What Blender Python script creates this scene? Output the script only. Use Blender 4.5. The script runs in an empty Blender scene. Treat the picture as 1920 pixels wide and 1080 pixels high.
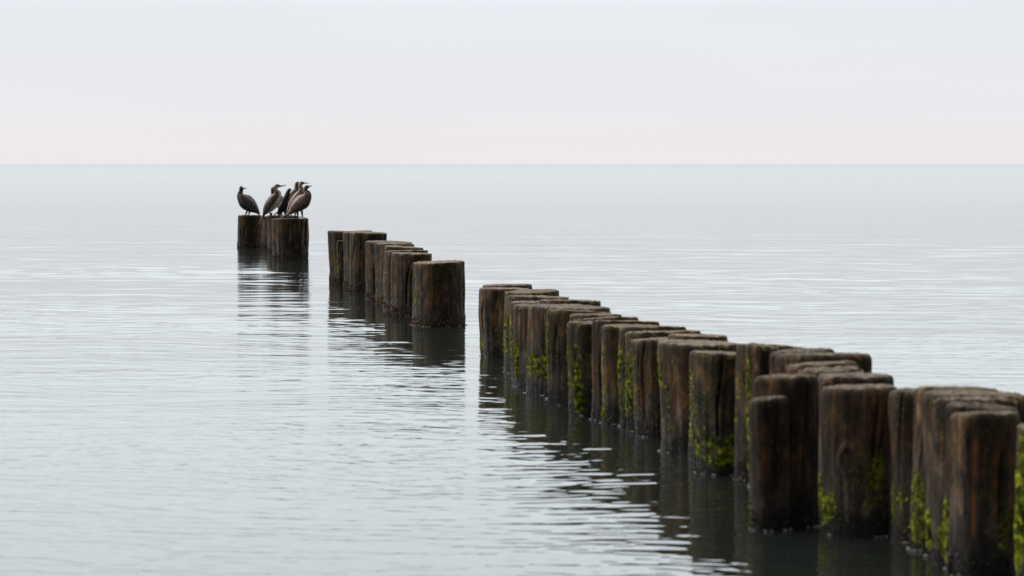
import bpy, bmesh, math, random
import numpy as np
from mathutils import Vector, noise, bvhtree
R = math.radians
scene = bpy.context.scene
col = scene.collection

# ------------------------------------------------------------------ camera
F = 4300.0          # focal length in pixels of a 1920 wide frame
H = 1.6             # eye height above the water
HY = 308.0          # row of the horizon in the photograph
cd = bpy.data.cameras.new("camera"); cam = bpy.data.objects.new("camera", cd); col.objects.link(cam)
cam.location = (0, 0, H); cam.rotation_euler = (R(90), 0, 0)
cd.sensor_width = 36; cd.lens = F / 1920 * 36
cd.shift_y = -(540 - HY) / 1920
cd.clip_start = 0.1; cd.clip_end = 60000
cd.dof.use_dof = True; cd.dof.focus_distance = 28; cd.dof.aperture_fstop = 3.9
scene.camera = cam

# ------------------------------------------------------------------ world, overcast
w = bpy.data.worlds.new("World"); scene.world = w; w.use_nodes = True
nt = w.node_tree; nt.nodes.clear()
def N(t, ty, **kw):
    n = t.nodes.new(ty)
    for k, v in kw.items(): setattr(n, k, v)
    return n
out = N(nt, 'ShaderNodeOutputWorld')
sky = N(nt, 'ShaderNodeTexSky', sky_type='NISHITA', sun_disc=False)
SUN_EL, SUN_AZ = 40, -78        # azimuth from +y (view direction), negative = left
sky.sun_elevation = R(SUN_EL); sky.sun_rotation = R(SUN_AZ)
bg1 = N(nt, 'ShaderNodeBackground'); bg1.inputs[1].default_value = 0.06
nt.links.new(sky.outputs[0], bg1.inputs[0])
tc = N(nt, 'ShaderNodeTexCoord'); sep = N(nt, 'ShaderNodeSeparateXYZ')
nt.links.new(tc.outputs['Generated'], sep.inputs[0])
ramp = N(nt, 'ShaderNodeValToRGB'); nt.links.new(sep.outputs[2], ramp.inputs[0])
cr = ramp.color_ramp; cr.interpolation = 'EASE'
stops = [(0.0, (.755, .712, .728)), (.010, (.745, .715, .735)), (.030, (.712, .718, .752)), (.066, (.695, .712, .752)),
         (.095, (.99, 1.065, 1.11)), (.19, (1.38, 1.49, 1.55)), (.36, (1.95, 2.08, 2.17)), (1.0, (2.3, 2.4, 2.5))]
cr.elements[0].position = 0; cr.elements[0].color = (*stops[0][1], 1)
cr.elements[1].position = 1; cr.elements[1].color = (*stops[-1][1], 1)
for p, c in stops[1:-1]:
    e = cr.elements.new(p); e.color = (*c, 1)
# the cloud cover is brighter towards the sun (left, seaward) and duller behind the camera (landward)
dot = N(nt, 'ShaderNodeVectorMath', operation='DOT_PRODUCT'); dot.inputs[1].default_value = (-.35, .94, 0)
nt.links.new(tc.outputs['Generated'], dot.inputs[0])
mr = N(nt, 'ShaderNodeMapRange', interpolation_type='SMOOTHSTEP'); nt.links.new(dot.outputs['Value'], mr.inputs[0])
mr.inputs[1].default_value = -.75; mr.inputs[2].default_value = .7; mr.inputs[3].default_value = .06; mr.inputs[4].default_value = 1.0
# soft cloud mottling
nz = N(nt, 'ShaderNodeTexNoise'); nz.inputs['Scale'].default_value = 3.2; nz.inputs['Detail'].default_value = 4
mpn = N(nt, 'ShaderNodeMapping'); mpn.inputs['Scale'].default_value = (1, 1, 7)
nt.links.new(tc.outputs['Generated'], mpn.inputs[0]); nt.links.new(mpn.outputs[0], nz.inputs[0])
mr2 = N(nt, 'ShaderNodeMapRange'); nt.links.new(nz.outputs[0], mr2.inputs[0])
mr2.inputs[1].default_value = .3; mr2.inputs[2].default_value = .7; mr2.inputs[3].default_value = .985; mr2.inputs[4].default_value = 1.015
mu = N(nt, 'ShaderNodeMath', operation='MULTIPLY'); nt.links.new(mr.outputs[0], mu.inputs[0]); nt.links.new(mr2.outputs[0], mu.inputs[1])
bg2 = N(nt, 'ShaderNodeBackground')
nt.links.new(ramp.outputs[0], bg2.inputs[0]); nt.links.new(mu.outputs[0], bg2.inputs[1])
mx = N(nt, 'ShaderNodeMixShader'); mx.inputs[0].default_value = .93
nt.links.new(bg1.outputs[0], mx.inputs[1]); nt.links.new(bg2.outputs[0], mx.inputs[2]); nt.links.new(mx.outputs[0], out.inputs[0])

# ------------------------------------------------------------------ sun behind cloud
sl = bpy.data.lights.new("sun", 'SUN'); sl.energy = 1.4; sl.angle = R(16); sl.color = (1, .96, .9)
so = bpy.data.objects.new("sun", sl); col.objects.link(so)
a = R(SUN_AZ); e = R(SUN_EL)
sdir = Vector((math.sin(a) * math.cos(e), math.cos(a) * math.cos(e), math.sin(e)))
so.rotation_euler = sdir.to_track_quat('Z', 'Y').to_euler()
vs = scene.view_settings; vs.view_transform = 'Standard'; vs.look = 'None'; vs.gamma = 1; vs.exposure = .27
scene.cycles.max_bounces = 6

# ------------------------------------------------------------------ helpers
def mat(name):
    m = bpy.data.materials.new(name); m.use_nodes = True
    return m, m.node_tree, m.node_tree.nodes['Principled BSDF']
def L(t, a, b): t.links.new(a, b)
def ramp_node(t, src, stops, interp='LINEAR'):
    r = N(t, 'ShaderNodeValToRGB'); L(t, src, r.inputs[0]); c = r.color_ramp; c.interpolation = interp
    c.elements[0].position = stops[0][0]; c.elements[0].color = (*stops[0][1], 1)
    c.elements[1].position = stops[-1][0]; c.elements[1].color = (*stops[-1][1], 1)
    for p, v in stops[1:-1]:
        x = c.elements.new(p); x.color = (*v, 1)
    return r
def mixc(t, fac, a, b, mode='MIX'):
    m = N(t, 'ShaderNodeMix', data_type='RGBA', blend_type=mode)
    for s, v in ((m.inputs[0], fac), (m.inputs[6], a), (m.inputs[7], b)):
        if isinstance(v, (int, float)): s.default_value = v
        elif isinstance(v, tuple): s.default_value = (*v, 1)
        else: L(t, v, s)
    return m.outputs[2]
def maprange(t, src, a, b, c, d, smooth=False):
    m = N(t, 'ShaderNodeMapRange'); L(t, src, m.inputs[0])
    if smooth: m.interpolation_type = 'SMOOTHSTEP'
    for i, v in enumerate((a, b, c, d)): m.inputs[i + 1].default_value = v
    return m.outputs[0]
def math_(t, op, a, b=None):
    m = N(t, 'ShaderNodeMath', operation=op)
    for i, v in enumerate((a, b)):
        if v is None: continue
        if isinstance(v, (int, float)): m.inputs[i].default_value = v
        else: L(t, v, m.inputs[i])
    return m.outputs[0]
def noise_tex(t, vec, scale, sxyz=(1, 1, 1), detail=4, rough=.55):
    mp = N(t, 'ShaderNodeMapping'); mp.inputs['Scale'].default_value = sxyz; L(t, vec, mp.inputs[0])
    n = N(t, 'ShaderNodeTexNoise'); L(t, mp.outputs[0], n.inputs[0])
    n.inputs['Scale'].default_value = scale; n.inputs['Detail'].default_value = detail; n.inputs['Roughness'].default_value = rough
    return n.outputs[0]

def mesh_np(name, V, Q, smooth=True, attrs=None):
    """mesh from numpy verts and an array of quads or triangles"""
    me = bpy.data.meshes.new(name); V = np.asarray(V, dtype=np.float32); Q = np.asarray(Q, dtype=np.int32)
    k = Q.shape[1]
    me.vertices.add(len(V)); me.vertices.foreach_set('co', V.ravel())
    me.loops.add(Q.size); me.loops.foreach_set('vertex_index', Q.ravel())
    me.polygons.add(len(Q)); me.polygons.foreach_set('loop_start', np.arange(0, Q.size, k, dtype=np.int32))
    me.polygons.foreach_set('loop_total', np.full(len(Q), k, dtype=np.int32))
    me.polygons.foreach_set('use_smooth', np.full(len(Q), smooth))
    for n, a in (attrs or {}).items():
        at = me.attributes.new(n, 'FLOAT', 'POINT'); at.data.foreach_set('value', np.asarray(a, dtype=np.float32))
    me.update(calc_edges=True); me.validate()
    return me
def link(name, me, m, parent=None, loc=None):
    o = bpy.data.objects.new(name, me); col.objects.link(o)
    if m: me.materials.append(m)
    if parent: o.parent = parent
    if loc: o.location = loc
    return o
def grid_quads(nr, nc, wrap=False):
    r = np.arange(nr - 1)[:, None]; c = np.arange(nc if wrap else nc - 1)[None, :]
    c2 = (c + 1) % nc
    return np.stack([r * nc + c, r * nc + c2, (r + 1) * nc + c2, (r + 1) * nc + c], -1).reshape(-1, 4)

# ------------------------------------------------------------------ water: one sheet out to the horizon, real ripples where they can be seen
rng = np.random.default_rng(11)
def build_water():
    ys = [-3000, -600, -120, -30, -8, 0, 3, 5]
    y = 6.0
    while y < 110: ys.append(y); y += max(.011, y * y * .000070) if y < 60 else y * .012
    while y < 40000: ys.append(y); y *= 1.09
    ys = np.array(ys)
    inner = np.linspace(-1, 1, 561)
    hw = .34 * np.clip(ys, 8, None)                 # half width of the fine part, wider than the view
    outer = np.array([1.3, 2, 4, 9, 22])
    X = np.concatenate([np.zeros((len(ys), 5)), inner[None, :] * hw[:, None], np.zeros((len(ys), 5))], 1)
    for i, k in enumerate(outer):
        ext = hw + (k - 1) * np.maximum(hw, 40) * 2
        X[:, 565 + 1 + i] = ext; X[:, 4 - i] = -ext
    Y = np.repeat(ys[:, None], X.shape[1], 1)
    Z = np.zeros_like(X)
    sel = (ys > 6.2) & (ys < 105)
    xs, yy = X[sel][:, 5:566], Y[sel][:, 5:566]
    dy = np.gradient(ys)[sel][:, None]
    acc = np.zeros_like(xs)
    # slow drifting patches: calm slicks and ruffled cat's-paws
    pat = np.zeros_like(xs)
    for i in range(14):
        lam = rng.uniform(2.5, 11); th = rng.normal(0, .5); ph = rng.uniform(0, 6.28)
        kx, ky = math.sin(th) * .55 * 6.283 / lam, math.cos(th) * 6.283 / lam
        pat += np.sin(kx * xs + ky * yy + ph)
    pat = 1 / (1 + np.exp(-pat / 2.0))              # 0..1
    warp = .12 * np.sin(.9 * xs + .7 * yy) + .10 * np.sin(1.7 * xs - .5 * yy + 2)
    n = 110
    for i in range(n):
        lam = .060 * (30 ** (i / (n - 1)))           # .075 .. 1.95 m
        th = rng.normal(.06, .30)
        k = 6.283 / lam
        ph = rng.uniform(0, 6.28)
        slope = .0150 if lam < .18 else (.0068 if lam < .42 else .0024)
        if lam > .8: slope = .0012
        amp = slope / k
        fade = np.clip((lam / (dy * 2.2)) - 1, 0, 1)
        small = pat if lam < .6 else .5 + .5 * pat
        if lam > .38: amp = amp * (1 + 1.5 * np.clip((yy - 19) / 14, 0, 1) * (1.3 - .45 * lam))
        acc += amp * fade * (.18 + 1.05 * small) * np.sin(k * (math.sin(th) * (xs + warp) + math.cos(th) * (yy + warp)) + ph)
    ed = np.clip((1 - np.abs(inner)) / .06, 0, 1)[None, :] * np.clip((yy - 6.2) / .5, 0, 1) * np.clip((105 - yy) / 30, 0, 1)
    sub = Z[sel]; sub[:, 5:566] = acc * ed; Z[sel] = sub
    V = np.stack([X, Y, Z], -1).reshape(-1, 3)
    me = mesh_np("water", V, grid_quads(len(ys), X.shape[1]))
    m, t, b = mat("sea_water")
    b.inputs['Base Color'].default_value = (.012, .0145, .0115, 1)
    b.inputs['Roughness'].default_value = .02; b.inputs['IOR'].default_value = 1.58
    g = N(t, 'ShaderNodeNewGeometry')
    fine = noise_tex(t, g.outputs['Position'], 5.0, (.35, 1, 1), 3)
    wide = noise_tex(t, g.outputs['Position'], .55, (.22, 1, 1), 6, .62)
    sp = N(t, 'ShaderNodeSeparateXYZ'); L(t, g.outputs['Position'], sp.inputs[0])
    far = maprange(t, sp.outputs[1], 15, 60, 0, 1)
    b1 = N(t, 'ShaderNodeBump'); b1.inputs['Distance'].default_value = .004; b1.inputs['Strength'].default_value = .10
    L(t, fine, b1.inputs['Height'])
    b2 = N(t, 'ShaderNodeBump'); b2.inputs['Distance'].default_value = .06; L(t, far, b2.inputs['Strength'])
    L(t, wide, b2.inputs['Height']); L(t, b1.outputs[0], b2.inputs['Normal']); L(t, b2.outputs[0], b.inputs['Normal'])
    rr = math_(t, 'ADD', maprange(t, sp.outputs[1], 9, 32, .05, .07), math_(t, 'ADD', maprange(t, sp.outputs[1], 38, 110, 0, .10), maprange(t, sp.outputs[1], 150, 1500, 0, .11)))
    L(t, rr, b.inputs['Roughness'])
    o = link("water", me, m); o["kind"] = "structure"; o["label"] = "calm pale grey sea with fine ripples reaching the horizon"
    return o
build_water()

# ------------------------------------------------------------------ materials of the posts
def post_material():
    m, t, b = mat("weathered_wet_timber")
    tcn = N(t, 'ShaderNodeTexCoord'); oi = N(t, 'ShaderNodeObjectInfo')
    add = N(t, 'ShaderNodeVectorMath', operation='ADD'); L(t, tcn.outputs['Object'], add.inputs[0])
    sc = N(t, 'ShaderNodeVectorMath', operation='SCALE'); L(t, oi.outputs['Location'], sc.inputs[0]); sc.inputs['Scale'].default_value = 3.7
    L(t, sc.outputs[0], add.inputs[1]); P = add.outputs[0]
    def at(n):
        x = N(t, 'ShaderNodeAttribute', attribute_name=n); return x.outputs['Fac']
    hf, top, cav, zz = at('hfrac'), at('topface'), at('cavity'), at('zabs')
    st1 = noise_tex(t, P, 24, (1, 1, .10), 6, .65); st2 = noise_tex(t, P, 15, (1, 1, .45), 6, .7)
    streak = math_(t, 'ADD', math_(t, 'MULTIPLY', st1, .38), math_(t, 'MULTIPLY', st2, .62))
    broad = noise_tex(t, P, 5.5, (1, 1, .35), 4, .6)
    grain = noise_tex(t, P, 170, (1, 1, .22), 4, .7)
    speck = noise_tex(t, P, 95, (1, 1, .8), 3, .6)
    c1 = ramp_node(t, streak, [(.36, (.008, .005, .003)), (.45, (.036, .023, .011)), (.53, (.115, .070, .033)), (.62, (.30, .20, .10))])
    c2 = ramp_node(t, streak, [(.36, (.012, .010, .010)), (.5, (.062, .054, .051)), (.64, (.17, .155, .15))])
    rust = ramp_node(t, broad, [(.5, (0, 0, 0)), (.66, (1, 1, 1))])
    warm = mixc(t, math_(t, 'MULTIPLY', rust.outputs[0], .5), c1.outputs[0], (.17, .080, .026))
    lowf = maprange(t, math_(t, 'ADD', hf, math_(t, 'MULTIPLY', math_(t, 'SUBTRACT', broad, .5), 1.2)), .30, .68, .75, 0, True)
    base = mixc(t, lowf, warm, c2.outputs[0])
    ir = ramp_node(t, math_(t, 'ADD', math_(t, 'MULTIPLY', at('iron'), .55), math_(t, 'SUBTRACT', st1, .12)), [(.52, (0, 0, 0)), (.80, (1, 1, 1))])
    base = mixc(t, math_(t, 'MULTIPLY', ir.outputs[0], at('iron')), base, (.26, .115, .034))
    # dark brown-green film
    film = ramp_node(t, noise_tex(t, P, 7, (1, 1, .45), 6, .68), [(.46, (0, 0, 0)), (.57, (1, 1, 1))])
    base = mixc(t, math_(t, 'MULTIPLY', film.outputs[0], .72), base, (.010, .0075, .004))
    # mottled grain
    base = mixc(t, .75, base, ramp_node(t, grain, [(.3, (.35, .35, .35)), (.52, (.95, .95, .95)), (.72, (1.7, 1.65, 1.6))]).outputs[0], 'MULTIPLY')
    # lichen specks
    sf = ramp_node(t, speck, [(.62, (0, 0, 0)), (.67, (1, 1, 1))])
    sp2 = ramp_node(t, noise_tex(t, P, 7, (1, 1, .5), 2), [(.50, (0, 0, 0)), (.62, (1, 1, 1))])
    base = mixc(t, math_(t, 'MULTIPLY', math_(t, 'MULTIPLY', sf.outputs[0], sp2.outputs[0]), .75), base, (.26, .25, .05))
    # end grain of the sawn top: greyer and paler
    tg = ramp_node(t, noise_tex(t, P, 38, (1, 1, 1), 6, .7), [(.32, (.05, .036, .025)), (.5, (.17, .130, .098)), (.66, (.40, .34, .29))])
    tl = ramp_node(t, noise_tex(t, P, 11, (1, 1, 1), 4, .65), [(.50, (0, 0, 0)), (.64, (1, 1, 1))])
    topc = mixc(t, math_(t, 'MULTIPLY', tl.outputs[0], .6), tg.outputs[0], (.16, .145, .045))
    base = mixc(t, top, base, topc)
    # dark splits and black waterlogged foot
    base = mixc(t, cav, base, (.006, .005, .004))
    wetn = math_(t, 'ADD', zz, math_(t, 'MULTIPLY', math_(t, 'SUBTRACT', streak, .5), .35))
    wet = maprange(t, wetn, .06, .15, 1, 0, True)
    base = mixc(t, math_(t, 'MULTIPLY', wet, .88), base, (.010, .009, .008))
    tint = ramp_node(t, oi.outputs['Random'], [(0, (.40, .35, .32)), (.35, (.78, .64, .50)), (.7, (.58, .53, .44)), (1, (.95, .80, .66))])
    base = mixc(t, .9, base, tint.outputs[0], 'MULTIPLY')
    L(t, base, b.inputs['Base Color'])
    rg = maprange(t, wet, 0, 1, .78, .38); L(t, rg, b.inputs['Roughness'])
    b.inputs['Specular IOR Level'].default_value = .3
    bp = N(t, 'ShaderNodeBump'); bp.inputs['Distance'].default_value = .012; bp.inputs['Strength'].default_value = .8
    L(t, math_(t, 'ADD', streak, math_(t, 'MULTIPLY', grain, .45)), bp.inputs['Height']); L(t, bp.outputs[0], b.inputs['Normal'])
    return m
M_POST = post_material()
def tuft_material(name, stops, rough=.7, transl=False):
    m, t, b = mat(name)
    g = N(t, 'ShaderNodeNewGeometry')
    r = ramp_node(t, noise_tex(t, g.outputs['Position'], 34, (1, 1, 1), 4, .7), stops)
    L(t, r.outputs[0], b.inputs['Base Color']); b.inputs['Roughness'].default_value = rough
    b.inputs['Specular IOR Level'].default_value = .25
    return m
M_MOSS = tuft_material("green_sea_moss", [(.36, (.008, .013, .002)), (.46, (.065, .085, .004)), (.55, (.30, .33, .012)), (.67, (.62, .60, .05))])
M_LICH = tuft_material("yellow_lichen", [(.30, (.16, .15, .03)), (.5, (.36, .35, .06)), (.7, (.55, .52, .16))])
M_RUST = tuft_material("brown_barnacle_crust", [(.36, (.03, .018, .014)), (.48, (.15, .095, .06)), (.62, (.42, .30, .19))])
M_WEED = tuft_material("dark_wet_seaweed", [(.32, (.008, .007, .005)), (.52, (.030, .022, .015)), (.70, (.080, .050, .038))], .35)

# ------------------------------------------------------------------ posts
def world(px, py, d): return Vector(((px - 960) / F * d, d, H - (py - HY) / F * d))
NS = 144
def fbm(v, o=3): return noise.fractal(v, .9, 2.1, o)

def make_post(spec, gap):
    xl, xr, yt, yw, label, o = spec
    rnd = random.Random(int(xl * 7 + yw)); so_ = rnd.uniform(-50, 50)
    d = F * H / (yw - HY)
    cx = ((xl + xr) / 2 - 960) / F * d
    Rw = (xr - xl) / 2 / F * d / 1.01
    h = H * (1 - (yt - HY) / (yw - HY))
    Rd = min(Rw, max(.50 * Rw, gap * .50)); sc_d = Rd / Rw
    th = np.arange(NS) / NS * 2 * math.pi
    lob = [(k, rnd.uniform(.6, 1) * a, rnd.uniform(0, 6.28)) for k, a in ((2, .028), (3, .034), (5, .024), (7, .016))]
    cracks = [(rnd.uniform(0, 6.28), rnd.uniform(.07, .20), rnd.uniform(.022, .05), rnd.uniform(-.1, .4) * h, rnd.uniform(.6, 1.2) * h) for _ in range(rnd.choice((2, 3, 4, 6)))]
    zs = np.concatenate([[-.35, -.12], np.linspace(-.03, h - .03, 46)])
    lean = (rnd.uniform(-.014, .014), rnd.uniform(-.01, .01)); tap = rnd.uniform(-.035, .05); wv = rnd.uniform(.0, .035); wp = rnd.uniform(0, 6.28)
    tilt = o.get('tilt', rnd.uniform(-.012, .010)); tiltd = rnd.uniform(-.010, .003)
    rim = o.get('rim', rnd.uniform(.007, .013)) * (1 if Rw > .17 else .8)
    def prof(t_, z):
        f = 1.0
        for k, a_, p in lob: f += a_ * math.cos(k * t_ + p + .5 * z)
        c, s = math.cos(t_), math.sin(t_)
        n1 = fbm(Vector((c * 2.6 + so_, s * 2.6, z * .9)), 3) * .034
        n2 = fbm(Vector((c * 9 + so_, s * 9, z * 1.3)), 3) * .020
        n3 = fbm(Vector((c * 26 + so_, s * 26, z * 3.0)), 2) * .009
        f += n1 + n2 + n3
        cv = max(0, -(n2 + n3) * 26 - .12)
        for ct, dp, wd, z0, z1 in cracks:
            cc = ct + .10 * math.sin(z * 5 + ct) + .05 * math.sin(z * 13)
            dd = abs((t_ - cc + math.pi) % (2 * math.pi) - math.pi) / wd
            if dd < 2.5:
                e_ = math.exp(-dd * dd) * min(1, max(0, (z - z0) / .08)) * min(1, max(0, (z1 - z) / .08))
                f -= dp * e_; cv = max(cv, e_)
        f += tap * (z / h - .6) + wv * math.sin(z / h * 4.2 + wp + math.cos(t_))
        if o.get('waist'): f -= o['waist'] * math.exp(-((z / h - .25) / .25) ** 2)
        if o.get('head'): f += o['head'] * math.exp(-((z / h - .85) / .15) ** 2) * max(0, math.cos(t_ - o.get('headang', math.pi)))
        if o.get('foot'): f += o['foot'] * max(0, 1 - z / h * 2)
        for ka, kz, ks, kh in o.get('knots', ()):
            dt = ((t_ - ka + math.pi) % (2 * math.pi) - math.pi) * Rw; dz = z - kz * h
            q = math.hypot(dt / ks, dz / (ks * 1.35))
            if q < 1.6:
                f += kh * (math.exp(-((q - .85) / .25) ** 2) + .55 * math.exp(-(q / .55) ** 2)); cv = max(cv, .75 * math.exp(-((q - .62) / .13) ** 2))
        return f, min(1, cv)
    V = []; A = {'iron': [], 'hfrac': [], 'topface': [], 'cavity': [], 'zabs': []}
    def put(x, y, z, tp, cv):
        ia = 0
        for ang, wd, z0, z1 in o.get('iron', ()):
            dt = (math.atan2(y / Rd, x / Rw) - ang + math.pi) % (2 * math.pi) - math.pi
            ia = max(ia, math.exp(-(dt / wd) ** 2) * min(1, max(0, (z / h - z0) / .12)) * min(1, max(0, (z1 - z / h) / .12)))
        A['iron'].append(ia)
        V.append((x, y, z)); A['hfrac'].append(z / h); A['topface'].append(tp); A['cavity'].append(cv); A['zabs'].append(z)
    def hrim(t_):
        c, s = math.cos(t_), math.sin(t_)
        return tilt * c + tiltd * s + fbm(Vector((c * 3 + so_, s * 3, 7)), 3) * .0075
    for z in zs:
        for t_ in th:
            zf = max(0, z) / h
            zz = z + hrim(t_) * zf ** 3
            f, cv = prof(t_, zz)
            put(Rw * f * math.cos(t_) + lean[0] * z / h, Rd * f * math.sin(t_) + lean[1] * z / h, zz, 0, cv)
    for i in range(1, 6):                                   # worn rim
        q = i / 5 * math.pi / 2
        for t_ in th:
            f, cv = prof(t_, h - .02)
            wr = rim * (1 + .9 * noise.noise(Vector((math.cos(t_) * 4 + so_, math.sin(t_) * 4, 3))))
            rr = f - (1 - math.cos(q)) * wr / Rw
            put(Rw * rr * math.cos(t_) + lean[0], Rd * rr * math.sin(t_) + lean[1], h - .03 + hrim(t_) + .03 * math.sin(q), .25 * i / 5 + (.3 if i > 3 else 0), cv * .8)
    for i in range(1, 15):                                  # sawn top with rings, checks and dips
        q = 1 - i / 14
        for t_ in th:
            f, cv = prof(t_, h - .02)
            rr = (f - rim / Rw) * q
            x, y = Rw * rr * math.cos(t_), Rd * rr * math.sin(t_)
            bump = fbm(Vector((x * 9 + so_, y * 9, 1)), 4) * .0035 * (1 - q ** 4) + .0025 * math.sin(rr * Rw * 260)
            chk = 0
            for ct, dp, wd, z0, z1 in cracks[:3]:
                dd = abs((t_ - ct + math.pi) % (2 * math.pi) - math.pi)
                chk = max(chk, math.exp(-(dd * rr / .05) ** 2) * (q > .12))
            put(x + lean[0], y + lean[1], h + hrim(t_) * q + bump - .012 * chk + .006 * (1 - q * q), 1, .8 * chk)
    me = mesh_np("wooden_post", V, grid_quads(len(zs) + 19, NS, True), True, A)
    ob = link("wooden_post", me, M_POST, loc=(cx, d, 0))
    ob["label"] = label; ob["category"] = "post"; ob["group"] = o['group']
    bv = dict(prof=prof, Rw=Rw, Rd=Rd, h=h, lean=lean)
    # ---- tufts: small leaf faces rooted in the bark
    def tufts(name, m, pts, size, out_, droop, nblade, seedk):
        r2 = random.Random(seedk); TV = []; TF = []
        for (t_, z, s) in pts:
            f, _ = prof(t_, z)
            p = Vector((Rw * f * math.cos(t_) + lean[0] * z / h, Rd * f * math.sin(t_) + lean[1] * z / h, z))
            nrm = Vector((math.cos(t_) / Rw, math.sin(t_) / Rd, 0)).normalized()
            tan = Vector((-nrm.y, nrm.x, 0))
            for _ in range(nblade):
                q = p + tan * r2.gauss(0, size * .7) + Vector((0, 0, r2.gauss(0, size * .7))) - nrm * .003
                dirn = (nrm * r2.uniform(.4, 1) * out_ + tan * r2.gauss(0, .45) + Vector((0, 0, r2.uniform(-1, .35) * droop))).normalized()
                ln = size * s * r2.uniform(.6, 1.5); wd = ln * r2.uniform(.35, .6)
                side = dirn.cross(nrm + Vector((r2.gauss(0, .3), r2.gauss(0, .3), r2.gauss(0, .3))))
                side = side.normalized() if side.length > 1e-4 else tan
                k = len(TV)
                TV += [q - side * wd * .3, q + side * wd * .3, q + dirn * ln * .6 + side * wd * .5, q + dirn * ln + nrm * ln * .15, ]
                TV[-1] = q + dirn * ln - side * wd * .2
                TF.append((k, k + 1, k + 2, k + 3))
        if not TF: return
        me2 = mesh_np(name, np.array([tuple(v) for v in TV]), TF, False)
        o2 = link(name, me2, m, ob); o2['kind'] = 'stuff'; return o2
    def field(n, ang, spread, z0, z1, thr, sc=9, k=0):
        pts = []
        for _ in range(int(n * 1.5)):
            t_ = ang + rnd.gauss(0, spread); z = z0 + (z1 - z0) * rnd.random()
            v = noise.noise(Vector((math.cos(t_) * sc * Rw * 1.4 + so_, math.sin(t_) * sc * Rw * 1.4 + k, z * sc * .22)))
            edge = min(1, 2.5 * (1 - abs(2 * (z - z0) / (z1 - z0) - 1)))
            vv = v + .55 * (edge - .80) + rnd.gauss(0, .10) + .45 * noise.noise(Vector((t_ * 9 * Rw * 3, so_, z * 14)))
            if vv > thr - (.22 if spread < .27 else .15): pts.append((t_, z, .6 + min(1, vv - thr) * 1.1))
        return pts
    mo = []
    for (n, ang, spread, z0, z1, thr) in o.get('moss', ()):
        mo += field(int(n * 1.25), ang, spread, z0 * h, z1 * h, thr, 10, 5)
    if o['group'] in (G1, G2) and yw < 930:       # thin streaks of algae up the lit edge of nearly every post
        mo += field(380, LE, .16, .12 * h, .97 * h, .24, 10, 9) + field(260, 1.3 * PI, .35, .10 * h, .85 * h, .32, 10, 12)
    if mo: tufts("moss", M_MOSS, mo, o.get('msize', .0085), .5, 1.6, 6, 3)
    if o.get('lich', 0) > 25:
        n = o['lich']; lp = []
        for _ in range(n * 5):
            t_ = rnd.uniform(0, 6.28)
            if noise.noise(Vector((math.cos(t_) * 3 + so_, math.sin(t_) * 3, 9))) > .02: lp.append((t_, h - .012 + rnd.uniform(-.008, .006), 1))
            if rnd.random() < .25: lp.append((math.pi + rnd.gauss(.4, .5), h * rnd.uniform(.4, .95), .7))
        tufts("lichen", M_LICH, lp, .0058, .7, .4, 3, 4)
    fr = o.get('fringe', 'weed')
    if fr == 'rust':
        pts = []
        for _ in range(3000):
            t_ = rnd.uniform(0, 6.28); zt = .085 + .06 * noise.noise(Vector((math.cos(t_) * 2.5 + so_, math.sin(t_) * 2.5, 2)))
            z = rnd.uniform(.0, 1) ** .8 * zt
            pts.append((t_, z, 1))
        tufts("barnacle_crust", M_RUST, pts, .0095, 1, .4, 3, 6)
    else:
        pts = []
        for _ in range(1500):
            t_ = rnd.uniform(0, 6.28); zt = .10 + .10 * noise.noise(Vector((math.cos(t_) * 4 + so_, math.sin(t_) * 4, 2)))
            pts.append((t_, rnd.uniform(0, max(.02, zt)), 1))
        tufts("seaweed_fringe", M_WEED, pts, .0095, .35, 2.6, 4, 7)
    return ob, bv

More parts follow.
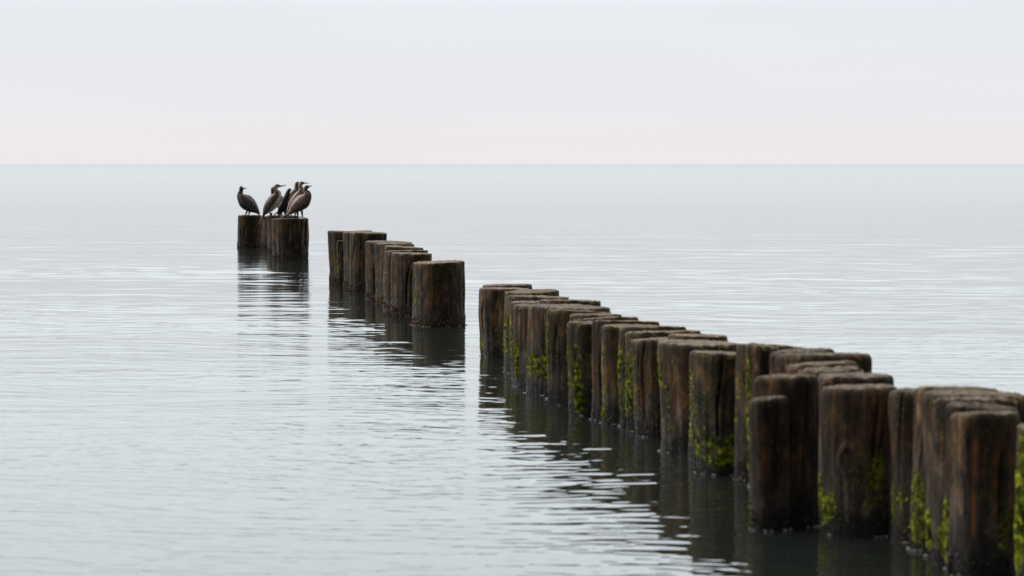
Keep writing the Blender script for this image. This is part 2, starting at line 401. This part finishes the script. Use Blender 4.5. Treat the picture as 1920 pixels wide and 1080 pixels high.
PI = math.pi; FR = 1.5 * PI; FL = 1.22 * PI; LE = 1.04 * PI; RI = 1.85 * PI
G0, G1, G2, G3 = ("posts of the farthest cluster under the cormorants", "posts of the short middle row",
                  "posts of the long mossy row", "posts of the nearest cluster")
def rust(**k): return dict(fringe='rust', group=G0, **k)
def mid(**k): return dict(fringe='rust', group=G1, **k)
def row(**k): return dict(fringe='weed', group=G2, **k)
def near(**k): return dict(fringe='weed', group=G3, **k)
LM = (700, LE, .22, .12, .80, .10)      # bright strip of moss on the left edge
POSTS = [
 (445, 491, 404, 464, "far dark post standing apart at left, under the lone cormorant that looks back", rust(lich=8)),
 (489, 524, 405.5, 466, "narrow far post just left of the hanging cormorant tail", rust(lich=10)),
 (502, 560, 404.5, 473, "far post under the pale breasted cormorant, half behind the widest one", rust(lich=25)),
 (512, 579, 410, 485, "widest far post in front, under the rightmost cormorant", rust(lich=50, tilt=.004)),
 (618, 677, 434, 530, "leftmost and farthest post of the middle row", mid(lich=30, moss=((200, 1.15*PI, .3, .2, .7, .22),), waist=.03)),
 (632, 664, 451, 534, "short thin post at the left of the middle row, lower than its neighbours", mid(lich=20, moss=((160, 1.2*PI, .4, .2, .6, .15),))),
 (646, 700, 434, 539, "middle row post just behind the wide brown third one, showing only its left side", mid(lich=20)),
 (656, 725.5, 436, 545, "wide brown post with orange stain left of centre in the middle row", mid(lich=30, iron=((1.38*PI, .22, .35, .8),), moss=((90, FR, .5, .75, .95, .2),))),
 (687, 773, 453.5, 561, "middle row post with green specks down its left side, right of the low gap", mid(lich=50, moss=((380, FL, .3, .15, .8, .14),))),
 (705, 779, 457, 570, "middle row post with a long split down its narrow visible side", mid(lich=30, moss=((150, LE, .25, .1, .7, .2),))),
 (718, 792, 463, 580, "middle row post with a jagged broken upper left corner", mid(lich=30, tilt=-.012, moss=((260, LE, .2, .03, .25, .0), (100, FL, .3, .3, .8, .15)))),
 (725, 803, 470, 584, "middle row post squeezed directly behind the second nearest one", mid(lich=30)),
 (734, 807.5, 475, 590, "second nearest post of the middle row, broad and dark with a green left edge", mid(lich=50, moss=((500, LE, .16, .05, .9, .08),))),
 (775, 869.5, 491, 610, "nearest and widest post of the middle row, standing free at its right end", mid(lich=70, tilt=.008, moss=((220, 1.17*PI, .16, .25, .55, .02), (380, 1.93*PI, .13, .1, .85, .05), (120, FR, .5, .4, .8, .3)))),

 (911, 1000, 534, 654, "flat topped post peeping out behind the first post of the long row", row(lich=20)),
 (900, 1003, 541, 667, "first post at the left far end of the long row, with orange stain", row(lich=15, waist=.02, iron=((1.36*PI, .13, .4, .75),), moss=((330, LE, .15, .03, .28, -.1), (500, FR, .45, .02, .22, .08)))),
 (945, 1046, 546, 689, "long row post with a thick moss strip, second from its far end", row(lich=60, moss=((1300, LE, .24, .10, .72, -.08),))),
 (948, 1064, 556, 698, "long row post with a broad pale grey top, third from its far end", row(lich=40, moss=((200, LE, .3, .05, .4, .1),))),
 (960, 1060, 567, 710, "long row post whose thin green flecked edge shows left of the fifth post", row(lich=50, moss=((700, LE, .25, .1, .8, .05),))),
 (1012, 1132, 564, 716, "long row post whose square top corner juts right over the water behind the moss", row(lich=70)),
 (966, 1072, 573, 724, "long row post with a bright moss drape hanging to the water at its left", row(lich=50, moss=((2000, LE, .24, .06, .55, -.12), (500, FL, .25, .25, .6, .08)))),
 (990, 1100, 573, 737, "long row post with moss clumps across its lower half, right of the moss drape", row(lich=30, moss=((1400, 1.3*PI, .30, .18, .5, .0),))),
 (1024, 1141, 575.5, 748, "long row post seen as a pale green edge beside a smooth brown post", row(lich=60, moss=((600, LE, .28, .1, .75, .06),))),
 (1027, 1144, 584, 758, "smooth brown long row post with a yellow edged top right corner", row(lich=80, moss=((450, 1.55*PI, .15, .2, .5, .02),))),
 (1067, 1164, 590, 764, "long row post with a flat greenish top behind the short mossy one", row(lich=40)),
 (1078, 1197, 597, 770, "long row post with a dark rimmed top stretching right behind a short mossy one", row(lich=30)),
 (1064, 1150, 605, 777, "short long row post with two bright vertical moss streaks", row(lich=60, moss=((1900, LE, .16, .05, .85, -.05), (1300, 1.33*PI, .09, .05, .6, -.1), (500, 1.5*PI, .2, .2, .7, .05)))),
 (1104, 1231, 603, 787, "silvery grey long row post with a pale bulging top", row(lich=20, waist=.05, moss=((260, LE, .25, .05, .4, .08),))),
 (1124, 1236, 611, 794, "long row post with a pinkish brown left face and moss in its dark hollow", row(lich=40, waist=.04, moss=((900, 1.38*PI, .09, .2, .65, -.05), (260, LE, .2, .05, .2, -.1)))),
 (1160, 1286, 614, 800, "long row post with a dense moss ribbon down its whole left edge", row(lich=60, moss=((2400, LE, .20, .06, .85, -.08),))),
 (1175, 1319, 622, 808, "long row post with a wide cracked pale top overhanging a ribbon of moss", row(lich=30, moss=((900, LE, .22, .08, .9, .02),))),
 (1192, 1316, 635, 817, "large plain brown post left of the shouldered one in the long row", row(lich=40, moss=((260, LE, .25, .1, .6, .12), (300, 1.6*PI, .15, .15, .45, .05)))),
 (1255, 1363, 629, 828, "long row post showing only a dark back rim behind the shouldered post", row(lich=20)),
 (1237, 1392, 642, 845, "broad long row post with a shouldered, yellow green upper left edge", row(lich=60, foot=.03, moss=((900, LE, .22, .55, .95, .0), (1500, 1.52*PI, .26, .12, .42, -.02), (300, LE, .2, .02, .5, .1)))),
 (1291, 1362, 673, 862, "short slim long row post whose mossy edge peeks beside a big dark one", row(lich=60, moss=((1300, LE, .3, .05, .95, -.02),))),
 (1302, 1414, 662, 886, "big dark long row post with moss and weed around its lower right", row(lich=50, moss=((2600, 1.50*PI, .34, .06, .36, -.10), (500, 1.1*PI, .2, .1, .5, .02), (300, 1.7*PI, .1, .4, .8, .05)))),
 (1377, 1440, 649, 899, "tall slim grey post with olive streaks rising in the long row", row(lich=50, moss=((120, 1.3*PI, .2, .6, .95, .1),))),
 (1403, 1462, 648, 913, "long row post with a chain of yellow green moss down its lit edge", row(lich=70, moss=((900, LE, .16, .30, .95, -.02), (500, LE, .15, .12, .35, -.1)))),
 (1432, 1512, 650, 905, "dark post at the back of the long row behind the rounded low ones", row(lich=10)),
 (1440, 1567, 657, 918, "long row post with a rounded pale left corner behind the brown pair", row(lich=10, rim=.04)),
 (1460, 1634, 664, 928, "widest post of the pile ending the long row, jutting over the water at right", row(lich=20, rim=.035)),
 (1475, 1609, 681, 938, "post in the pile right of the brown pair, its top tan with fine yellow growth", row(lich=50, rim=.03)),
 (1499, 1622, 692, 950, "low tan topped post sandwiched behind the big knotted one's neighbour", row(lich=40, rim=.025)),
 (1528, 1672, 704, 975, "post with an orange oval scar on its upper left, behind the knotted one", row(lich=20, foot=.02, iron=((1.25*PI, .22, .5, .99),), knots=((1.25*PI, .90, .040, .07),), moss=((900, LE, .3, .05, .32, -.05),))),
 (1415, 1537, 705, 986, "taller of the two blurred brown posts left of the knotted one", row(lich=10, rim=.03, knots=((1.62*PI, .72, .03, .02),))),
 (1407, 1481, 746, 993, "shorter of the two blurred brown posts, lowest top, with moss at its left foot", row(lich=10, tilt=.008, rim=.018, iron=((1.4*PI, .25, .3, .9),), moss=((500, LE, .2, .03, .25, -.05),))),
 (1545, 1687, 725, 1001, "large post with a round knot and a black shaded right half", row(lich=20, rim=.02, iron=((1.62*PI, .2, .6, .95), (1.4*PI, .12, .45, .6)), knots=((1.37*PI, .52, .048, .085),), moss=((900, LE, .28, .05, .32, -.02), (1100, 1.62*PI, .24, .15, .6, .12)))),

 (1673, 1762, 731, 1013, "leftmost post of the nearest cluster, bulging at its head", near(lich=10, rim=.03, head=.10, headang=PI*1.1, moss=((1100, LE, .3, .03, .45, .0),))),
 (1708, 1872, 728, 1030, "nearest cluster post with a dark hollow, second from its left", near(lich=10, rim=.03, knots=((1.17*PI, .68, .04, -.05),), moss=((600, 1.15*PI, .2, .02, .5, .05),))),
 (1733, 1930, 737, 1042, "nearest cluster post with a broad pale grey rim, widest of the cluster", near(lich=10, rim=.03, knots=((1.27*PI, .34, .045, .07),), moss=((800, 1.15*PI, .2, .05, .3, .0),))),
 (1752, 1908, 748, 1054, "nearest cluster post with a yellowish top edge, third from the front", near(lich=40, rim=.025, moss=((500, 1.2*PI, .2, .05, .3, .05),))),
 (1773, 1911, 761, 1067, "nearest cluster post directly behind the orange streaked front one", near(lich=20, rim=.02, moss=((800, LE, .25, .05, .5, .05),))),
 (1781, 1914, 775, 1080, "frontmost brown post with orange streaks at the bottom right", near(lich=20, rim=.02, iron=((1.36*PI, .12, .15, .95), (1.55*PI, .09, .3, .85), (1.72*PI, .10, .25, 1.0)), moss=((260, 1.7*PI, .2, .1, .5, .1),))),
 (1914, 2062, 797, 1108, "yellow green mossy post cut off by the right edge of the picture", near(lich=80, moss=((3200, LE, .35, .02, .95, -.12),))),
]
cent = [(((p[0] + p[1]) / 2 - 960) / F * (F * H / (p[3] - HY)), F * H / (p[3] - HY)) for p in POSTS]
post_info = []
for i, p in enumerate(POSTS):
    gap = min(math.hypot((cent[i][0] - c[0]) * .6, cent[i][1] - c[1]) for j, c in enumerate(cent) if j != i)
    post_info.append(make_post(p, gap))

# ------------------------------------------------------------------ flecks of foam caught round the feet of the long row
rf = random.Random(5); FV = []; FF_ = []
for (ob, bv), p in zip(post_info, POSTS):
    if p[3] < 560: continue
    ph = rf.uniform(0, 50)
    for _ in range(110):
        t_ = rf.uniform(.85 * math.pi, 2.05 * math.pi)
        if noise.noise(Vector((math.cos(t_) * 3 + ph, math.sin(t_) * 3, 0))) < .12: continue
        f, _c = bv['prof'](t_, 0); g_ = 1 + abs(rf.gauss(0, .035)) + .02
        cx_, cy_ = ob.location.x + bv['Rw'] * f * g_ * math.cos(t_), ob.location.y + bv['Rd'] * f * g_ * math.sin(t_)
        k = len(FV); r_ = rf.uniform(.0015, .0045)
        FV.append((cx_, cy_, .009))
        for j in range(6):
            a_ = j * 1.047; FV.append((cx_ + r_ * math.cos(a_) * rf.uniform(.7, 1.3), cy_ + r_ * 1.3 * math.sin(a_), .002))
        FF_ += [(k, k + 1 + j, k + 1 + (j + 1) % 6) for j in range(6)]
mfo, tfo, bfo = mat("sea_foam"); bfo.inputs['Base Color'].default_value = (.20, .17, .16, 1); bfo.inputs['Roughness'].default_value = .5
fo = link("foam", mesh_np("foam", FV, FF_), mfo); fo["kind"] = "stuff"; fo["label"] = "small pale flecks of foam round the feet of the posts"; fo["category"] = "foam"

# ------------------------------------------------------------------ cormorants
def bird_material():
    m, t, b = mat("cormorant_plumage")
    at = N(t, 'ShaderNodeAttribute', attribute_name='Col')
    fe = N(t, 'ShaderNodeAttribute', attribute_name='feather')
    tcn = N(t, 'ShaderNodeTexCoord')
    mp = N(t, 'ShaderNodeMapping'); mp.inputs['Scale'].default_value = (1, 1, .55); mp.inputs['Rotation'].default_value = (0, R(35), 0); L(t, tcn.outputs['Object'], mp.inputs[0])
    vo = N(t, 'ShaderNodeTexVoronoi'); vo.inputs['Scale'].default_value = 42; L(t, mp.outputs[0], vo.inputs[0])
    sc = ramp_node(t, vo.outputs['Distance'], [(.10, (1.35, 1.3, 1.27)), (.40, (.95, .95, .95)), (.62, (.45, .45, .45))])
    c = mixc(t, fe.outputs['Fac'], at.outputs['Color'], mixc(t, 1.0, at.outputs['Color'], sc.outputs[0], 'MULTIPLY'))
    L(t, c, b.inputs['Base Color']); b.inputs['Roughness'].default_value = .5; b.inputs['Specular IOR Level'].default_value = .35
    bp = N(t, 'ShaderNodeBump'); bp.inputs['Distance'].default_value = .006; L(t, vo.outputs['Distance'], bp.inputs['Height']); bp.inputs['Strength'].default_value = .5
    L(t, bp.outputs[0], b.inputs['Normal'])
    return m
M_BIRD = bird_material()
m_, t_, b_ = mat("cormorant_eye"); b_.inputs['Base Color'].default_value = (.02, .06, .04, 1); b_.inputs['Roughness'].default_value = .1; M_EYE = m_

def catmull(P, n):
    P = [np.array(p, float) for p in P]; P = [2 * P[0] - P[1]] + P + [2 * P[-1] - P[-2]]; outp = []
    for i in range(1, len(P) - 2):
        for k in range(n):
            u = k / n
            outp.append(.5 * ((2 * P[i]) + (-P[i-1] + P[i+1]) * u + (2*P[i-1] - 5*P[i] + 4*P[i+1] - P[i+2]) * u*u + (-P[i-1] + 3*P[i] - 3*P[i+1] + P[i+2]) * u**3))
    outp.append(P[-2]); return outp

def make_bird(label, d, spine, tail, bill, legs, pal, front, hd=None, yoff=0, footz=None, billdir=0, wing=True):
    """spine/tail/bill/legs in pixels of the enlarged crop; world position comes from the depth d of its post"""
    K = d / F / 10.667
    def W(X, Y, y=0): return np.array([(430 + X / 10.667 - 960) / F * d, y, H - (320 + Y / 10.667 - HY) / F * d])
    org = W(*legs[0][1]) if legs else W(spine[0][0], footz or 900)
    pieces = []                     # (verts, quads, colour, feather)
    def sweep(pts, colfn, seg=20, yc=0, capr=.15):
        """pts: (X, Y, r, wr) -> tube"""
        ps = catmull(pts, 6); VV = []; n = len(ps); C = []
        P3 = [W(p[0], p[1]) for p in ps]
        for i, p in enumerate(ps):
            tn = P3[min(n-1, i+1)] - P3[max(0, i-1)]; tn /= np.linalg.norm(tn) + 1e-9
            nn = np.array([tn[2], 0, -tn[0]])          # in picture plane
            if nn[0] * front < 0: nn = -nn             # nn points to the breast side
            for k in range(seg):
                a_ = k / seg * 2 * math.pi
                v = P3[i] + nn * math.cos(a_) * max(.5, p[2]) * K + np.array([0, 1, 0]) * (math.sin(a_) * max(.5, p[3]) * K + yc)
                VV.append(v); C.append(colfn(i / (n - 1), math.cos(a_), math.sin(a_)))
        Q = [tuple(q) for q in grid_quads(n, seg, True)]
        k0 = len(VV); VV.append(P3[0]); VV.append(P3[-1]); C += [C[0], C[-1 - 1]]
        T = [(k0, k, (k+1) % seg) for k in range(seg)] + [(k0+1, (n-1)*seg + (k+1) % seg, (n-1)*seg + k) for k in range(seg)]
        pieces.append((VV, Q + T, C))
    dark, brown, breast, throat, face = pal
    nb = len(spine)
    def bodycol(t, c, s):
        # t: 0 tail end, 1 face;   c > 0 breast side
        if t < .62:
            cc = breast if c > .40 else (brown if c < .35 else dark)
        elif t < .80: cc = throat if c > -.2 else brown
        elif t < .90: cc = dark if c < -.1 else throat
        else: cc = face if c > -.25 else dark
        return (*cc, .8 if t < .68 else .15)
    sweep([(x, y, r, r * (.80 if i < nb * .6 else .85)) for i, (x, y, r) in enumerate(spine)], bodycol, 24)
    # tail: a stiff flat fan
    (tx0, ty0), (tx1, ty1) = tail
    sweep([(tx0, ty0, 26, 42), ((tx0+tx1)/2, (ty0+ty1)/2, 15, 46), (tx1, ty1, 9, 40)], lambda t, c, s: (.060, .060, .068, .2), 16)
    # folded wings
    if wing:
        for sgn in (-1, 1):
            pts = []
            for i, f in enumerate((.0, .25, .5, .75, 1.0)):
                j = f * (nb * .52); a0 = int(j); u = j - a0
                p = [spine[a0][q] * (1-u) + spine[min(nb-1, a0+1)][q] * u for q in range(3)]
                pts.append((p[0] - front * p[2] * .20 + (front * -18 if f == 0 else 0), p[1] + (26 if f == 0 else 0), p[2] * (.62 if 0 < f < 1 else .35), p[2] * .30))
            off = max(s_[2] for s_ in spine) * K * .56
            sweep(pts, lambda t, c, s: (*[v * (1.15 if c < 0 else .9) for v in brown], 1.0), 16, yc=sgn * off)
    # legs with webbed feet
    for (a0, b0), yl in zip(legs, (-.035, .04)):
        A, B = W(*a0, yl), W(*b0, yl)
        for (p, q, r0, r1) in ((A, B + (0, 0, .006),   .024, .012),):
            VV = []; C = []
            for i in range(8):
                u = i / 7; c_ = p * (1-u) + q * u; r_ = r0 * (1-u)**1.5 + r1 * (1-(1-u)**1.5)
                for k in range(10): VV.append(c_ + np.array([math.cos(k*.6283), math.sin(k*.6283), 0]) * r_); C.append((.015, .014, .013, 0))
            pieces.append((VV, [tuple(x) for x in grid_quads(8, 10, True)] + [tuple(range(9, -1, -1)), tuple(range(70, 80))], C))
        VV = []; C = []
        for zz_ in (0, .010):
            VV.append(B + (-front * .015, 0, zz_)); C.append((.015, .014, .013, 0))
            for k in range(7):
                a_ = (k / 6 - .5) * 1.3; rr = .075 if k % 2 == 0 else .062
                VV.append(B + np.array([front * math.cos(a_) * rr, math.sin(a_) * rr, zz_ * .7])); C.append((.015, .014, .013, 0))
        Fc = [tuple(range(7, -1, -1)), tuple(range(8, 16))] + [(k, (k+1) % 8, 8 + (k+1) % 8, 8 + k) for k in range(8)]
        pieces.append((VV, Fc, C))
    # bill with hooked tip
    (bx0, by0), (bx1, by1) = bill
    hx = 1 if bx1 >= bx0 else -1
    if billdir == 0:
        sweep([(bx0 - hx*8, by0, 19, 16), (bx0*.6 + bx1*.4, by0*.6 + by1*.4, 12, 10), (bx0*.1 + bx1*.9, by0*.1 + by1*.9, 9, 8), (bx1, by1 + 8, 7, 6)],
              lambda t, c, s: ((.34, .28, .23, 0) if t > .22 else (*face, 0)), 12)
    # join by remeshing so the animal is one continuous skin
    VV = []; FF = []; CC = []
    for v, f, c in pieces:
        k = len(VV); VV += [tuple(x) for x in v]; FF += [tuple(int(i) + k for i in q) for q in f]; CC += c
    base = np.array([org[0], 0, org[2]])
    VV = [tuple(np.array(v) - base) for v in VV]
    me = bpy.data.meshes.new("src"); me.from_pydata(VV, [], FF); me.update()
    bvh = bvhtree.BVHTree.FromPolygons(VV, FF)
    tmp = bpy.data.objects.new("tmp", me); col.objects.link(tmp)
    bmx = bmesh.new(); bmx.from_mesh(me); bmesh.ops.recalc_face_normals(bmx, faces=bmx.faces); bmx.to_mesh(me); bmx.free()
    md = tmp.modifiers.new("r", 'REMESH'); md.mode = 'VOXEL'; md.voxel_size = .0042; md.use_smooth_shade = True
    ms = tmp.modifiers.new("s", 'SMOOTH'); ms.iterations = 1; ms.factor = .5
    dg = bpy.context.evaluated_depsgraph_get(); dg.update()
    me2 = bpy.data.meshes.new_from_object(tmp.evaluated_get(dg)); me2.name = "cormorant"
    bpy.data.objects.remove(tmp)
    ca = me2.color_attributes.new('Col', 'FLOAT_COLOR', 'POINT'); fa = me2.attributes.new('feather', 'FLOAT', 'POINT')
    cols = []; fea = []
    for v in me2.vertices:
        _, _, fi, _ = bvh.find_nearest(v.co)
        best = min(FF[fi], key=lambda q: (Vector(VV[q]) - v.co).length_squared)
        c = CC[best]; cols += [c[0], c[1], c[2], 1]; fea.append(c[3])
    me2.attributes['Col'].data.foreach_set('color', cols); me2.attributes['feather'].data.foreach_set('value', fea)
    for p in me2.polygons: p.use_smooth = True
    me2.materials.clear()
    o = link("cormorant", me2, M_BIRD, loc=(org[0], d + yoff, org[2]))
    o["label"] = label; o["category"] = "cormorant"; o["group"] = "cormorants resting on the far posts"
    # eyes
    hx_, hy_, hr = spine[-2] if hd is None else hd
    for sgn in (-1, 1):
        bme = bmesh.new(); bmesh.ops.create_icosphere(bme, subdivisions=2, radius=.0055)
        em = bpy.data.meshes.new("eye"); bme.to_mesh(em); bme.free()
        for p in em.polygons: p.use_smooth = True
        pos = W(hx_, hy_ - 4) - base
        link("eye", em, M_EYE, o, (pos[0], sgn * hr * K * .80, pos[2]))
    return o

DK = (.022, .018, .017)
BR = (.15, .098, .074)
BR2 = (.30, .195, .145)
d1, d3, d4 = [F * H / (y - HY) for y in (464, 473, 485)]
make_bird("lone black cormorant on the left far post, body left, head turned right", d1,
  [(575,835,32),(505,765,92),(415,690,140),(315,605,148),(238,520,92),(222,455,58),(236,400,42),(245,352,47),(272,340,36)],
  ((560,830),(640,935)), ((292,350),(342,354)), [((355,815),(330,890)),((405,815),(382,890))],
  (DK, (.10,.078,.070), DK, DK, (.05,.05,.045)), -1, hd=(262,342,40))
make_bird("pale breasted cormorant with yellow chin and a long tail hanging over its post", d3,
  [(722,862,30),(765,785,84),(840,690,120),(915,590,124),(975,500,92),(992,440,62),(955,395,46),(938,345,42),(962,312,40),(1005,302,34),(1045,306,20)],
  ((722,862),(615,1055)), ((1058,308),(1155,288)), [((862,835),(866,905)),((835,840),(840,903))],
  (DK, BR, (.85,.72,.60), (.60,.48,.38), (.62,.38,.05)), 1, yoff=-.17, hd=(1000,300,34))
make_bird("cormorant hidden behind the pale breasted one, only dark round head and belly showing", d3,
  [(1000,830,32),(1012,740,78),(990,650,104),(945,560,104),(885,500,66),(850,452,42),(845,410,38),(852,372,46),(872,362,38)],
  ((1000,830),(1040,890)), ((880,362),(900,368)), [((960,830),(962,903)),((1000,840),(1004,903))],
  (DK, (.055,.045,.04), DK, (.06,.045,.04), (.05,.035,.03)), -1, yoff=.20)
make_bird("slim black cormorant with its neck stretched up and head turned away", d3,
  [(985,828,28),(1040,770,76),(1092,700,92),(1118,620,78),(1132,545,54),(1160,470,47),(1188,410,42),(1212,378,32),(1225,372,20)],
  ((985,828),(885,885)), ((1228,374),(1246,386)), [((1002,835),(1006,897)),((1100,790),(1108,897))],
  (DK, (.045,.040,.042), DK, (.07,.05,.045), (.03,.03,.03)), 1, yoff=-.02)
make_bird("dark necked cormorant behind the tallest one, its head half hidden", d3,
  [(1140,850,26),(1185,745,72),(1228,635,86),(1268,535,86),(1312,440,72),(1342,360,50),(1342,300,42),(1360,258,40),(1395,246,28)],
  ((1140,850),(1110,930)), ((1405,248),(1450,246)), [((1190,800),(1195,905)),((1225,800),(1232,905))],
  (DK, BR2, (.14,.10,.08), (.08,.055,.045), (.60,.50,.36)), 1, yoff=.0)
make_bird("tallest cormorant with a yellow orange face and long grey bill", d4 ,
  [(1150,858,24),(1200,755,68),(1270,655,98),(1348,550,108),(1408,455,84),(1418,375,54),(1398,312,43),(1408,262,42),(1450,250,32),(1475,250,20)],
  ((1150,858),(1120,925)), ((1480,250),(1570,248)), [((1290,800),(1300,930)),((1330,790),(1340,930))],
  (DK, BR2, (.36,.27,.21), (.36,.26,.20), (.65,.34,.05)), 1, yoff=.20)
make_bird("rightmost brown cormorant, nearest, standing on the front edge of the widest far post", d4,
  [(1215,850,34),(1295,765,92),(1390,685,136),(1490,605,148),(1565,520,98),(1578,455,64),(1538,405,46),(1530,355,43),(1556,328,42),(1590,325,30),(1605,322,18)],
  ((1225,845),(1035,945)), ((1608,315),(1666,297)), [((1378,830),(1384,938)),((1455,800),(1470,942))],
  (DK, BR2, (.12,.085,.065), (.10,.07,.052), (.34,.32,.16)), 1, yoff=-.10)
